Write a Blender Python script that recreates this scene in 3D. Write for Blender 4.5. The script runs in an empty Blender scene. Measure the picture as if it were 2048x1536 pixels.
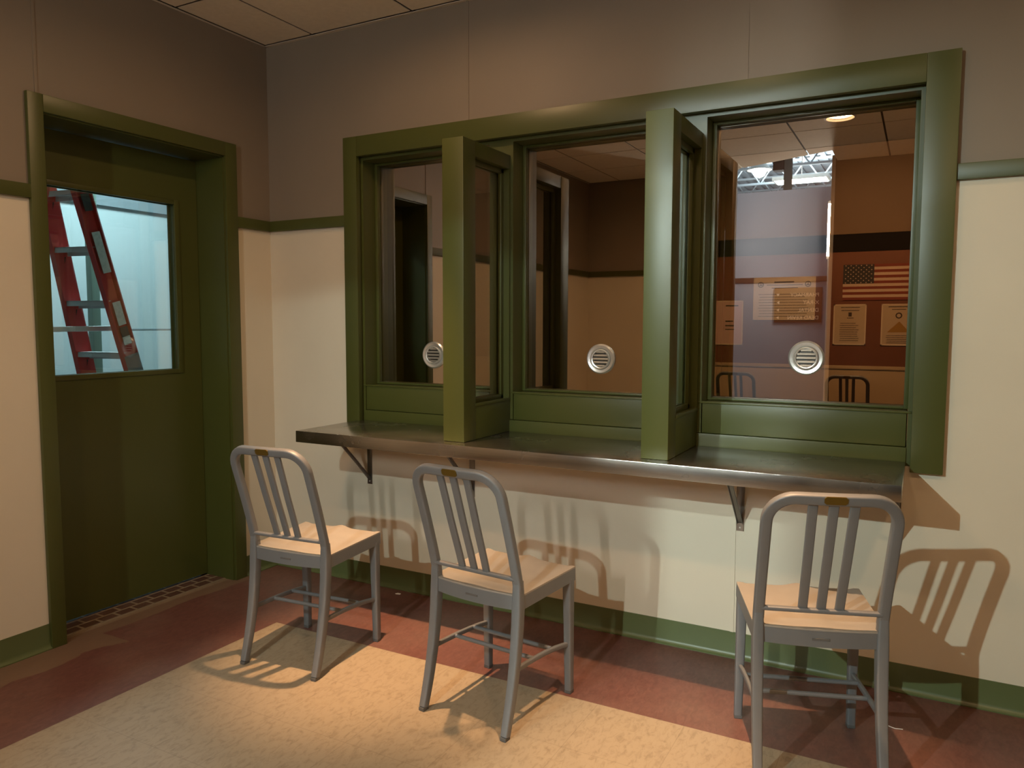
import bpy, bmesh, math, random
from mathutils import Vector, Matrix
random.seed(7)
PI = math.pi
S = bpy.context.scene
COL = S.collection

# ------------------------------------------------------------------ camera, world, exposure
cam_d = bpy.data.cameras.new('camera')
cam = bpy.data.objects.new('camera', cam_d); COL.objects.link(cam); S.camera = cam
cam_d.sensor_fit = 'HORIZONTAL'; cam_d.sensor_width = 36.0; cam_d.lens = 26.775
cam_d.clip_start = 0.05; cam_d.clip_end = 200
_r = Vector((0.88052569, 0.47399443, 0.00194697)); _u = Vector((-0.03902301, 0.06839708, 0.9968947)); _f = Vector((-0.47238937, 0.87786737, -0.07872208))
cam.matrix_world = Matrix(((_r.x, _u.x, -_f.x, 3.07995), (_r.y, _u.y, -_f.y, -3.00453), (_r.z, _u.z, -_f.z, 1.32), (0, 0, 0, 1)))
w = bpy.data.worlds.new('world'); S.world = w; w.use_nodes = True
w.node_tree.nodes['Background'].inputs[0].default_value = (0.55, 0.62, 0.70, 1)
w.node_tree.nodes['Background'].inputs[1].default_value = 0.02
S.view_settings.view_transform = 'Standard'; S.view_settings.look = 'None'
S.view_settings.exposure = 0.0; S.view_settings.gamma = 1.0; S.view_settings.use_curve_mapping = False
S.cycles.use_denoising = True
S.cycles.max_bounces = 10; S.cycles.diffuse_bounces = 5; S.cycles.glossy_bounces = 6; S.cycles.transparent_max_bounces = 16
S.cycles.sample_clamp_indirect = 4.0

WARM = (1.0, 0.58, 0.30); AMBER = (1.0, 0.69, 0.41); COOL = (0.80, 1.0, 0.95); ICE = (0.62, 0.92, 1.0)
def lamp(name, kind, loc, energy, color, parent=None, aim=None, size=0.05, angle=None, blend=0.5, size_y=None):
    d = bpy.data.lights.new(name, kind); d.energy = energy; d.color = color
    if kind == 'AREA':
        d.shape = 'RECTANGLE'; d.size = size; d.size_y = size_y or size
    else:
        d.shadow_soft_size = size
    if kind == 'SPOT':
        d.spot_size = math.radians(angle); d.spot_blend = blend
    o = bpy.data.objects.new(name, d); COL.objects.link(o); o.location = loc
    if aim is not None:
        o.rotation_euler = (Vector(aim) - Vector(loc)).to_track_quat('-Z', 'Y').to_euler()
    if parent: o.parent = parent; o.matrix_parent_inverse = parent.matrix_world.inverted()
    return o
SPILL = [7, 1.5, 1.5, 12, 6, 18]; BEAM = {0: 540, 1: 425}
P_A, P_C, P_TUBE, P_CORR, P_FAR, P_HALL = 330, 520, 480, 46, 245, 3900

# ------------------------------------------------------------------ materials
def lin(r, g, b):
    f = lambda c: (c/255/12.92) if c/255 <= 0.04045 else ((c/255+0.055)/1.055)**2.4
    return (f(r), f(g), f(b), 1)
def new_mat(name):
    m = bpy.data.materials.new(name); m.use_nodes = True
    return m, m.node_tree, m.node_tree.nodes['Principled BSDF']
def N(t, kind, **k):
    n = t.nodes.new(kind)
    for a, b in k.items(): setattr(n, a, b)
    return n
def mat(name, col, rough=0.5, metal=0.0, var=0.0, vscale=6.0, bump=0.0, bscale=120.0, spec=None, aniso=None, coat=0.0):
    m, t, b = new_mat(name)
    b.inputs['Base Color'].default_value = (*col[:3], 1); b.inputs['Roughness'].default_value = rough; b.inputs['Metallic'].default_value = metal
    if spec is not None: b.inputs['Specular IOR Level'].default_value = spec
    if coat: b.inputs['Coat Weight'].default_value = coat
    tc = N(t, 'ShaderNodeTexCoord')
    if var:
        no = N(t, 'ShaderNodeTexNoise'); no.inputs['Scale'].default_value = vscale; no.inputs['Detail'].default_value = 5
        t.links.new(tc.outputs['Object'], no.inputs['Vector'])
        mx = N(t, 'ShaderNodeMix', data_type='RGBA')
        mx.inputs[6].default_value = tuple(c*(1-var) for c in col[:3]) + (1,); mx.inputs[7].default_value = tuple(min(1, c*(1+var)) for c in col[:3]) + (1,)
        t.links.new(no.outputs['Fac'], mx.inputs[0]); t.links.new(mx.outputs[2], b.inputs['Base Color'])
    if bump:
        n2 = N(t, 'ShaderNodeTexNoise'); n2.inputs['Scale'].default_value = bscale; n2.inputs['Detail'].default_value = 3
        t.links.new(tc.outputs['Object'], n2.inputs['Vector'])
        bp = N(t, 'ShaderNodeBump'); bp.inputs['Strength'].default_value = bump; bp.inputs['Distance'].default_value = 0.002
        t.links.new(n2.outputs['Fac'], bp.inputs['Height']); t.links.new(bp.outputs['Normal'], b.inputs['Normal'])
    return m
def emit(name, col, strength):
    m, t, b = new_mat(name)
    b.inputs['Base Color'].default_value = (0.8, 0.8, 0.8, 1)
    b.inputs['Emission Color'].default_value = (*col, 1); b.inputs['Emission Strength'].default_value = strength
    return m
def two_tone(name, upper, lower, zsplit, rough=0.55, var=0.07):
    """wall painted in two colours with the change at a height"""
    m, t, b = new_mat(name); b.inputs['Roughness'].default_value = rough
    g = N(t, 'ShaderNodeNewGeometry'); sp = N(t, 'ShaderNodeSeparateXYZ'); t.links.new(g.outputs['Position'], sp.inputs[0])
    gt = N(t, 'ShaderNodeMath', operation='GREATER_THAN'); gt.inputs[1].default_value = zsplit; t.links.new(sp.outputs['Z'], gt.inputs[0])
    no = N(t, 'ShaderNodeTexNoise'); no.inputs['Scale'].default_value = 3.0; no.inputs['Detail'].default_value = 6
    t.links.new(g.outputs['Position'], no.inputs['Vector'])
    mx = N(t, 'ShaderNodeMix', data_type='RGBA'); mx.inputs[6].default_value = (*lower[:3], 1); mx.inputs[7].default_value = (*upper[:3], 1)
    t.links.new(gt.outputs[0], mx.inputs[0])
    mr = N(t, 'ShaderNodeMapRange'); mr.inputs[3].default_value = 1-var; mr.inputs[4].default_value = 1+var
    t.links.new(no.outputs['Fac'], mr.inputs[0])
    hs = N(t, 'ShaderNodeHueSaturation'); t.links.new(mx.outputs[2], hs.inputs['Color']); t.links.new(mr.outputs[0], hs.inputs['Value'])
    t.links.new(hs.outputs[0], b.inputs['Base Color'])
    n2 = N(t, 'ShaderNodeTexNoise'); n2.inputs['Scale'].default_value = 160; t.links.new(g.outputs['Position'], n2.inputs['Vector'])
    bp = N(t, 'ShaderNodeBump'); bp.inputs['Strength'].default_value = 0.08; bp.inputs['Distance'].default_value = 0.002
    t.links.new(n2.outputs['Fac'], bp.inputs['Height']); t.links.new(bp.outputs['Normal'], b.inputs['Normal'])
    return m

CREAM = (0.62, 0.565, 0.445); TAUPE = (0.210, 0.170, 0.125); GREEN = (0.062, 0.071, 0.015)
M = {}
M['wall'] = two_tone('wall_paint', TAUPE, CREAM, 1.83)
M['upper'] = mat('taupe_paint', TAUPE, 0.55); M['cream'] = mat('cream_paint', CREAM, 0.5)
M['green'] = mat('green_gloss_paint', GREEN, 0.38, var=0.06, bump=0.04, bscale=60)
M['dark'] = mat('dark_gap', (0.012, 0.009, 0.006), 0.9)
M['base'] = mat('green_vinyl_base', (0.090, 0.115, 0.042), 0.38, var=0.06)
M['bead'] = mat('base_caulk_line', (0.20, 0.20, 0.12), 0.5)
M['tile'] = mat('acoustic_tile', (0.74, 0.68, 0.58), 0.85, var=0.10, vscale=40, bump=0.25, bscale=180)
M['angle'] = mat('ceiling_angle', (0.55, 0.50, 0.42), 0.5)
M['chair'] = mat('brushed_aluminium', (0.178, 0.186, 0.197), 0.48, metal=0.25, var=0.05, vscale=30)
M['seat'] = mat('worn_lit_aluminium', (0.34, 0.315, 0.28), 0.45, metal=0.15, var=0.10, vscale=14)  # same metal as the frame; its paler tone paints in light from above
M['brass'] = mat('dull_brass', (0.16, 0.105, 0.018), 0.4, metal=0.6)
M['foot'] = mat('grey_glide', (0.11, 0.105, 0.10), 0.6)
M['zinc'] = mat('zinc_bracket', (0.24, 0.225, 0.21), 0.32, metal=0.9)
M['zincdark'] = mat('dark_steel', (0.05, 0.045, 0.04), 0.45, metal=0.7)
M['chrome'] = mat('satin_chrome', (0.82, 0.81, 0.78), 0.30, metal=0.85)
M['white'] = mat('white_enamel', (0.75, 0.74, 0.70), 0.4)
M['black'] = mat('black_metal', (0.012, 0.011, 0.010), 0.5)
def stainless():
    m, t, b = new_mat('brushed_stainless'); b.inputs['Metallic'].default_value = 1.0
    b.inputs['Anisotropic'].default_value = 0.15
    tc = N(t, 'ShaderNodeTexCoord'); mp = N(t, 'ShaderNodeMapping'); mp.inputs['Scale'].default_value = (1.2, 60, 60)
    t.links.new(tc.outputs['Object'], mp.inputs[0])
    no = N(t, 'ShaderNodeTexNoise'); no.inputs['Scale'].default_value = 3; no.inputs['Detail'].default_value = 4; t.links.new(mp.outputs[0], no.inputs['Vector'])
    n2 = N(t, 'ShaderNodeTexNoise'); n2.inputs['Scale'].default_value = 4.0; n2.inputs['Detail'].default_value = 4; t.links.new(tc.outputs['Object'], n2.inputs['Vector'])
    r1 = N(t, 'ShaderNodeMapRange'); r1.inputs[3].default_value = 0.17; r1.inputs[4].default_value = 0.34; t.links.new(n2.outputs['Fac'], r1.inputs[0])
    t.links.new(r1.outputs[0], b.inputs['Roughness'])
    mx = N(t, 'ShaderNodeMix', data_type='RGBA'); mx.inputs[6].default_value = (0.40, 0.37, 0.33, 1); mx.inputs[7].default_value = (0.58, 0.55, 0.50, 1)
    t.links.new(no.outputs['Fac'], mx.inputs[0]); t.links.new(mx.outputs[2], b.inputs['Base Color'])
    return m
M['steel'] = stainless()
def glass(name, refl, tint_r, tint_t, rough=0.0):
    m, t, b = new_mat(name); t.nodes.remove(b); out = t.nodes['Material Output']
    g = N(t, 'ShaderNodeBsdfGlossy'); g.inputs['Roughness'].default_value = rough; g.inputs['Color'].default_value = (*tint_r, 1)
    tr = N(t, 'ShaderNodeBsdfTransparent'); tr.inputs['Color'].default_value = (*tint_t, 1)
    mx = N(t, 'ShaderNodeMixShader'); mx.inputs[0].default_value = refl
    t.links.new(tr.outputs[0], mx.inputs[1]); t.links.new(g.outputs[0], mx.inputs[2]); t.links.new(mx.outputs[0], out.inputs['Surface'])
    return m
M['mirror_glass'] = glass('bronze_reflective_glass', 0.52, (1.0, 0.86, 0.72), (1.0, 0.82, 0.62))
M['clear'] = glass('clear_glass_back', 0.02, (1, 1, 1), (1, 1, 1))
M['pane'] = glass('clear_glass_pane', 0.18, (1, 1, 1), (0.94, 0.97, 0.96))
def floor_mat():
    m, t, b = new_mat('vinyl_tile_floor')
    g = N(t, 'ShaderNodeNewGeometry'); sp = N(t, 'ShaderNodeSeparateXYZ'); t.links.new(g.outputs['Position'], sp.inputs[0])
    def math_(op, a, c=None):
        n = N(t, 'ShaderNodeMath', operation=op)
        for i, v in enumerate((a, c)):
            if v is None: continue
            if isinstance(v, (int, float)): n.inputs[i].default_value = v
            else: t.links.new(v, n.inputs[i])
        return n.outputs[0]
    X, Y = sp.outputs['X'], sp.outputs['Y']
    red = math_('MAXIMUM', math_('LESS_THAN', X, 0.6096), math_('GREATER_THAN', Y, -0.6096))
    red = math_('MULTIPLY', red, math_('GREATER_THAN', Y, -4.16))
    inroom = math_('GREATER_THAN', X, -0.03)
    red = math_('MULTIPLY', red, inroom)
    # seams between the 12 inch tiles
    def seam(v):
        fr = math_('FRACT', math_('ADD', math_('DIVIDE', v, 0.3048), 100.0))
        d = math_('ABSOLUTE', math_('SUBTRACT', fr, 0.5))
        return math_('GREATER_THAN', d, 0.4965)
    sm = math_('MAXIMUM', seam(X), seam(Y))
    # marbled streaks whose direction turns from tile to tile
    mp = N(t, 'ShaderNodeMapping'); mp.inputs['Scale'].default_value = (34, 16, 1); mp.inputs['Rotation'].default_value = (0, 0, 0.6); t.links.new(g.outputs['Position'], mp.inputs[0])
    n1 = N(t, 'ShaderNodeTexNoise'); n1.inputs['Scale'].default_value = 1.6; n1.inputs['Detail'].default_value = 8; n1.inputs['Roughness'].default_value = 0.7; n1.inputs['Distortion'].default_value = 0.9
    t.links.new(mp.outputs[0], n1.inputs['Vector'])
    cr = N(t, 'ShaderNodeValToRGB'); cr.color_ramp.elements[0].position = 0.30; cr.color_ramp.elements[0].color = (0.235, 0.180, 0.118, 1)
    cr.color_ramp.elements[1].position = 0.52; cr.color_ramp.elements[1].color = (0.345, 0.275, 0.187, 1)
    t.links.new(n1.outputs['Fac'], cr.inputs[0])
    cr2 = N(t, 'ShaderNodeValToRGB'); cr2.color_ramp.elements[0].position = 0.33; cr2.color_ramp.elements[0].color = (0.105, 0.040, 0.032, 1)
    cr2.color_ramp.elements[1].position = 0.72; cr2.color_ramp.elements[1].color = (0.175, 0.074, 0.060, 1)
    t.links.new(n1.outputs['Fac'], cr2.inputs[0])
    # dusty wear
    n3 = N(t, 'ShaderNodeTexNoise'); n3.inputs['Scale'].default_value = 2.2; n3.inputs['Detail'].default_value = 7; t.links.new(g.outputs['Position'], n3.inputs['Vector'])
    mr = N(t, 'ShaderNodeMapRange'); mr.inputs[1].default_value = 0.45; mr.inputs[2].default_value = 0.75; mr.inputs[4].default_value = 0.22; t.links.new(n3.outputs['Fac'], mr.inputs[0])
    a = N(t, 'ShaderNodeMix', data_type='RGBA'); t.links.new(red, a.inputs[0]); t.links.new(cr.outputs[0], a.inputs[6]); t.links.new(cr2.outputs[0], a.inputs[7])
    d = N(t, 'ShaderNodeMix', data_type='RGBA'); t.links.new(mr.outputs[0], d.inputs[0]); t.links.new(a.outputs[2], d.inputs[6]); d.inputs[7].default_value = (0.27, 0.215, 0.165, 1)
    # the odd bare row beside the left wall, worn to brown
    reach = math_('ADD', 0.02, math_('MULTIPLY', n3.outputs['Fac'], 0.36))
    br = math_('MULTIPLY', math_('LESS_THAN', X, math_('MULTIPLY', reach, math_('ADD', 0.25, math_('MULTIPLY', math_('LESS_THAN', Y, -1.05), 0.75)))), math_('LESS_THAN', Y, -0.22))
    e = N(t, 'ShaderNodeMix', data_type='RGBA'); t.links.new(math_('MULTIPLY', br, 0.75), e.inputs[0]); t.links.new(d.outputs[2], e.inputs[6]); e.inputs[7].default_value = (0.19, 0.125, 0.08, 1)
    s = N(t, 'ShaderNodeMix', data_type='RGBA'); t.links.new(math_('MULTIPLY', sm, 0.30), s.inputs[0]); t.links.new(e.outputs[2], s.inputs[6]); s.inputs[7].default_value = (0.10, 0.07, 0.05, 1)
    t.links.new(s.outputs[2], b.inputs['Base Color'])
    mr2 = N(t, 'ShaderNodeMapRange'); mr2.inputs[3].default_value = 0.30; mr2.inputs[4].default_value = 0.52; t.links.new(n3.outputs['Fac'], mr2.inputs[0]); t.links.new(mr2.outputs[0], b.inputs['Roughness'])
    bp = N(t, 'ShaderNodeBump'); bp.inputs['Strength'].default_value = 0.06; bp.inputs['Distance'].default_value = 0.002
    t.links.new(n1.outputs['Fac'], bp.inputs['Height']); t.links.new(bp.outputs['Normal'], b.inputs['Normal'])
    return m
M['floor'] = floor_mat()
def mosaic():
    m, t, b = new_mat('mosaic_threshold'); b.inputs['Roughness'].default_value = 0.5
    tc = N(t, 'ShaderNodeTexCoord'); mp = N(t, 'ShaderNodeMapping'); mp.inputs['Rotation'].default_value = (0, 0, PI/2); t.links.new(tc.outputs['Object'], mp.inputs[0])
    bk = N(t, 'ShaderNodeTexBrick'); bk.inputs['Scale'].default_value = 1.0; bk.inputs['Brick Width'].default_value = 0.085; bk.inputs['Row Height'].default_value = 0.060; bk.inputs['Mortar Size'].default_value = 0.006
    bk.inputs['Color1'].default_value = (0.075, 0.035, 0.024, 1); bk.inputs['Color2'].default_value = (0.11, 0.06, 0.04, 1); bk.inputs['Mortar'].default_value = (0.24, 0.19, 0.13, 1)
    t.links.new(mp.outputs[0], bk.inputs['Vector']); t.links.new(bk.outputs['Color'], b.inputs['Base Color'])
    return m
M['mosaic'] = mosaic()

# ------------------------------------------------------------------ mesh helpers
class MB:
    def __init__(self): self.bm = bmesh.new(); self.mi = 0
    def box(self, x0, x1, y0, y1, z0, z1, bevel=0.0):
        r = bmesh.ops.create_cube(self.bm, size=1.0, matrix=Matrix.Translation(((x0+x1)/2, (y0+y1)/2, (z0+z1)/2)) @ Matrix.Diagonal((abs(x1-x0), abs(y1-y0), abs(z1-z0), 1)))
        fs = {f for v in r['verts'] for f in v.link_faces}
        for f in fs: f.material_index = self.mi
        if bevel:
            es = {e for v in r['verts'] for e in v.link_edges}
            bmesh.ops.bevel(self.bm, geom=list(es), offset=bevel, segments=2, profile=0.6, affect='EDGES')
        return self
    def prism(self, poly, axis, a, b):
        """extrude a 2D polygon along an axis ('x','y','z') from a to b"""
        def P(u, v, k): return {'x': (k, u, v), 'y': (u, k, v), 'z': (u, v, k)}[axis]
        va = [self.bm.verts.new(P(u, v, a)) for u, v in poly]; vb = [self.bm.verts.new(P(u, v, b)) for u, v in poly]
        n = len(poly); fs = [self.bm.faces.new(va[::-1]), self.bm.faces.new(vb)]
        for i in range(n): fs.append(self.bm.faces.new((va[i], va[(i+1) % n], vb[(i+1) % n], vb[i])))
        for f in fs: f.material_index = self.mi
        return self
    def sweep(self, pts, sec, normal, closed=False, scale=None, cap=True):
        """sweep a 2D section along a path; section x runs sideways, y along 'normal'"""
        pts = [Vector(p) for p in pts]; nrm = Vector(normal).normalized(); rings = []; n = len(pts)
        for i, p in enumerate(pts):
            a = pts[(i-1) % n] if (closed or i > 0) else p; b = pts[(i+1) % n] if (closed or i < n-1) else p
            t = (b-a).normalized(); side = t.cross(nrm).normalized(); up = side.cross(t).normalized()
            k = scale[i] if scale else 1.0
            rings.append([self.bm.verts.new(p + side*(s[0]*k) + up*(s[1]*k)) for s in sec])
        m = len(sec)
        for i in range(n if closed else n-1):
            r0, r1 = rings[i], rings[(i+1) % n]
            for j in range(m):
                f = self.bm.faces.new((r0[j], r0[(j+1) % m], r1[(j+1) % m], r1[j])); f.material_index = self.mi; f.smooth = True
        if cap and not closed:
            for r in (rings[0][::-1], rings[-1]):
                f = self.bm.faces.new(r); f.material_index = self.mi
        return self
    def cyl(self, p0, p1, r0, r1=None, seg=20):
        r1 = r0 if r1 is None else r1; p0 = Vector(p0); p1 = Vector(p1); d = p1-p0
        M_ = Matrix.Translation((p0+p1)/2) @ d.to_track_quat('Z', 'Y').to_matrix().to_4x4()
        r = bmesh.ops.create_cone(self.bm, cap_ends=True, segments=seg, radius1=r0, radius2=r1, depth=d.length, matrix=M_)
        for f in {f for v in r['verts'] for f in v.link_faces}:
            f.material_index = self.mi; f.smooth = len(f.verts) == 4
        return self
    def lathe(self, prof, center, axis='z', seg=40, closed=True):
        """revolve (radius, height) pairs about an axis through center; closed: the profile is a ring section"""
        c = Vector(center); rings = []
        for r, h in prof:
            ring = []
            for k in range(seg):
                a = 2*PI*k/seg; u, v = r*math.cos(a), r*math.sin(a)
                q = {'z': (u, v, h), 'y': (u, h, v), 'x': (h, u, v)}[axis]; ring.append(self.bm.verts.new(c+Vector(q)))
            rings.append(ring)
        n = len(prof)
        for i in range(n if closed else n-1):
            r0, r1 = rings[i], rings[(i+1) % n]
            for k in range(seg):
                f = self.bm.faces.new((r0[k], r0[(k+1) % seg], r1[(k+1) % seg], r1[k])); f.material_index = self.mi; f.smooth = True
        return self
    def obj(self, name, mats, parent=None, sharp=True):
        bmesh.ops.recalc_face_normals(self.bm, faces=self.bm.faces)
        me = bpy.data.meshes.new(name); self.bm.to_mesh(me); self.bm.free()
        for m in (mats if isinstance(mats, (list, tuple)) else [mats]): me.materials.append(m)
        if sharp:
            try: me.set_sharp_from_angle(angle=math.radians(38))
            except Exception: pass
        o = bpy.data.objects.new(name, me); COL.objects.link(o)
        if parent: o.parent = parent
        return o
def rrect(wd, ht, r, seg=3):
    """rounded rectangle section"""
    out = []
    for cx, cy, a0 in ((wd/2-r, ht/2-r, 0), (-wd/2+r, ht/2-r, 90), (-wd/2+r, -ht/2+r, 180), (wd/2-r, -ht/2+r, 270)):
        for k in range(seg+1):
            a = math.radians(a0+90*k/seg); out.append((cx+r*math.cos(a), cy+r*math.sin(a)))
    return out
def circ(r, n=12): return [(r*math.cos(2*PI*k/n), r*math.sin(2*PI*k/n)) for k in range(n)]
def tag(o, label, cat, group=None):
    o['label'] = label; o['category'] = cat
    if group: o['group'] = group
    return o
def struct(o): o['kind'] = 'structure'; return o
def thing(name, label, cat, loc=(0, 0, 0), rz=0.0, group=None):
    o = bpy.data.objects.new(name, None); COL.objects.link(o); o.location = loc; o.rotation_euler = (0, 0, rz); o.empty_display_size = 0.1
    return tag(o, label, cat, group)
def copy_tree(o, parent=None):
    c = o.copy(); COL.objects.link(c)
    if parent: c.parent = parent
    for ch in list(o.children): copy_tree(ch, c)
    return c
def bez(p0, p1, p2, n=8):
    p0, p1, p2 = Vector(p0), Vector(p1), Vector(p2)
    return [(1-t)**2*p0+2*t*(1-t)*p1+t*t*p2 for t in [k/n for k in range(n+1)]]
def text_mesh(s, size, align='LEFT', extrude=0.0015, space=1.0):
    c = bpy.data.curves.new('lettering', 'FONT'); c.body = s; c.size = size; c.align_x = align; c.extrude = extrude; c.space_character = space
    o = bpy.data.objects.new('lettering', c); COL.objects.link(o)
    dg = bpy.context.evaluated_depsgraph_get(); me = bpy.data.meshes.new_from_object(o.evaluated_get(dg)); bpy.data.objects.remove(o)
    return me
def add_text(mb, s, size, mtx, align='LEFT', space=1.0, extrude=0.0015):
    me = text_mesh(s, size, align, extrude, space); me.transform(mtx)
    n0 = len(mb.bm.faces); mb.bm.from_mesh(me); mb.bm.faces.ensure_lookup_table()
    for f in mb.bm.faces[n0:]: f.material_index = mb.mi
    bpy.data.meshes.remove(me)

H = 2.758            # ceiling height
RZ0, RZ1 = 1.803, 1.857   # chair rail
# ------------------------------------------------------------------ structure: floor, walls
m = MB(); m.box(-0.07, 5.0, -4.30, 0.02, -0.1, 0.0); struct(m.obj('floor', M['floor']))
m = MB()
WX0, WX1, WZ0, WZ1 = 0.585, 3.085, 0.82, 2.15
m.box(-0.25, WX0, 0, 0.2, -0.1, H+0.1); m.box(WX1, 5.0, 0, 0.2, -0.1, H+0.1); m.box(WX0, WX1, 0, 0.2, -0.1, WZ0); m.box(WX0, WX1, 0, 0.2, WZ1, H+0.1)
struct(m.obj('wall_back', M['wall']))
DY0, DY1, DZ = -0.303, -1.1866, 2.143
m = MB(); m.box(-0.25, 0, DY0, 0, -0.1, H+0.1); m.box(-0.25, 0, -4.3, DY1, -0.1, H+0.1); m.box(-0.25, 0, DY1, DY0, DZ, H+0.1)
struct(m.obj('wall_left', M['wall']))
OX0, OX1, RY = 1.343, 2.345, -4.14      # opening in the wall behind the camera
m = MB(); m.box(-0.25, OX0, RY-0.12, RY, -0.1, H+0.1); struct(m.obj('wall_rear', M['wall']))
M['reardim'] = mat('dim_brown_wall', (0.014, 0.009, 0.006), 0.8, spec=0.1)  # near-black brown: the poor light on this wall is put into its colour
m = MB(); m.box(OX1, 5.0, RY-0.12, RY, -0.1, H+0.1); struct(m.obj('wall_rear_partition', M['reardim']))
m = MB(); m.box(4.9, 5.0, -4.3, 0.2, -0.1, H+0.1); struct(m.obj('wall_right', M['wall']))
# rails
m = MB(); m.box(0.0, 0.535, -0.018, 0, RZ0, RZ1, 0.003); m.box(3.155, 4.9, -0.018, 0, RZ0, RZ1, 0.003); struct(m.obj('trim_1', M['green']))
m = MB(); m.box(0, 0.018, -0.235, -0.0, RZ0, RZ1, 0.003); m.box(0, 0.018, RY, -1.245, RZ0, RZ1, 0.003); struct(m.obj('trim_2', M['green']))
m = MB(); m.box(0, OX0, RY, RY+0.018, RZ0, RZ1, 0.003); struct(m.obj('trim_3', M['green']))
# cove baseboards with a toe
cove = [(0, 0.1023), (-0.004, 0.1023), (-0.005, 0.022), (-0.009, 0.010), (-0.018, 0.004), (-0.018, 0), (0, 0)]
m = MB(); m.prism(cove, 'x', 0.0, 4.9); struct(m.obj('baseboard_back', M['base']))
m = MB(); m.prism([(-a, b) for a, b in cove], 'y', -0.232, 0); m.prism([(-a, b) for a, b in cove], 'y', RY, -1.2475); struct(m.obj('baseboard_left', M['base']))
m = MB(); m.prism([(RY-a, b) for a, b in cove], 'x', 0, OX0); struct(m.obj('baseboard_rear', M['base']))
# joint battens between the wall sheets
m = MB(); m.box(1.229, 1.241, -0.003, 0, 2.229, H); m.box(2.452, 2.466, -0.0035, 0, 2.229, H)
struct(m.obj('trim_4', M['upper']))
m = MB(); m.box(2.450, 2.464, -0.0035, 0, 0.1023, 0.79); m.box(1.229, 1.241, -0.003, 0, 0.1023, 0.79); struct(m.obj('trim_5', M['cream']))
m = MB(); m.box(0, 0.003, -1.207, -1.195, 2.211, H); struct(m.obj('trim_6', M['upper']))

# ceiling: lay-in tiles with dark reveals, cut back on a slant before the opening
XL = [0.0, 0.335, 0.945, 1.555, 2.165, 2.775, 3.385, 3.995, 4.605, 4.9]
YL = [0.0, -0.56, -1.145, -1.73, -2.31, -2.89, -3.51, -4.12]
DL = [(1.25, -0.86), (2.47, -0.86), (3.69, -0.86), (1.25, -2.58), (2.515, -2.61), (3.69, -2.58)]
ca, cb = Vector((1.52, -4.08)), Vector((2.385, -3.66))
def clip(poly, p, n):
    out = []
    for i in range(len(poly)):
        a, b = Vector(poly[i]), Vector(poly[(i+1) % len(poly)]); da, db = (a-p).dot(n), (b-p).dot(n)
        if da >= 0: out.append(a)
        if da*db < 0: out.append(a+(b-a)*(da/(da-db)))
    return out
def slant(poly):
    """the pieces of a ceiling polygon that remain beside the slanted edge"""
    d = cb-ca; nn = Vector((-d.y, d.x)).normalized(); res = []
    left = clip(poly, Vector((OX0+0.17, 0)), Vector((-1, 0))); right = clip(poly, Vector((2.36, 0)), Vector((1, 0)))
    mid = clip(clip(clip(poly, Vector((OX0+0.17, 0)), Vector((1, 0))), Vector((2.36, 0)), Vector((-1, 0))), ca, nn)
    return [q for q in (left, mid, right) if len(q) > 2]
m = MB()
for i in range(len(XL)-1):
    for j in range(len(YL)-1):
        x0, x1, y1, y0 = XL[i]+0.0068, XL[i+1]-0.0068, YL[j]-0.0068, YL[j+1]+0.0068
        if i == 0: x0 += 0.014
        if j == 0: y1 -= 0.020
        for q in slant([(x0, y0), (x1, y0), (x1, y1), (x0, y1)]) if y0 < -3.5 and x1 > 1.5 and x0 < 2.4 else [[Vector((x0, y0)), Vector((x1, y0)), Vector((x1, y1)), Vector((x0, y1))]]:
            hole = [d for d in DL if x0 < d[0] < x1 and y0 < d[1] < y1]
            if hole:   # a tile cut out round a recessed light: eight trapezoids round an octagon hole
                cx, cy = hole[0]; r = 0.088; ns = 24
                ring = [(cx+r*math.cos(2*PI*k/ns), cy+r*math.sin(2*PI*k/ns)) for k in range(ns)]
                def edge(a):
                    dx, dy = math.cos(a), math.sin(a); tx = ((x1 if dx > 0 else x0)-cx)/dx if abs(dx) > 1e-9 else 1e9; ty = ((y1 if dy > 0 else y0)-cy)/dy if abs(dy) > 1e-9 else 1e9
                    k = min(tx, ty); return (cx+dx*k, cy+dy*k)
                angs = [2*PI*k/ns for k in range(ns)]
                for k in range(ns):
                    a, b = angs[k], angs[(k+1) % ns]; pts = [ring[k], edge(a)]
                    for c in ((x1, y1), (x0, y1), (x0, y0), (x1, y0)):
                        ac = math.atan2(c[1]-cy, c[0]-cx) % (2*PI)
                        if a < ac < (b if b > a else 2*PI): pts.append(c)
                    pts += [edge(b), ring[(k+1) % ns]]
                    m.prism(pts, 'z', H, H+0.015)
            else:
                m.prism([tuple(v) for v in q], 'z', H, H+0.015)
m.mi = 1
for j in range(len(YL)-1):
    for i in range(len(XL)-1):
        q0 = [(XL[i], YL[j+1]), (XL[i+1], YL[j+1]), (XL[i+1], YL[j]), (XL[i], YL[j])]
        for q in slant(q0) if YL[j+1] < -3.5 else [q0]: m.prism([tuple(v) for v in q], 'z', H+0.10, H+0.115)
for x in XL[1:-1]:
    m.box(x-0.0067, x+0.0067, (-3.6 if 1.4 < x < 2.36 else YL[-1]), 0, H+0.004, H+0.014)
for y in YL[1:-1]: m.box(0, 4.9, y-0.0067, y+0.0067, H+0.004, H+0.014)
m.mi = 2
m.box(0.0, 4.9, -0.018, 0, H-0.004, H-0.001); m.box(0, 0.012, -4.12, 0, H-0.004, H-0.001)
struct(m.obj('ceiling', [M['tile'], M['dark'], M['angle']]))

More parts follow.
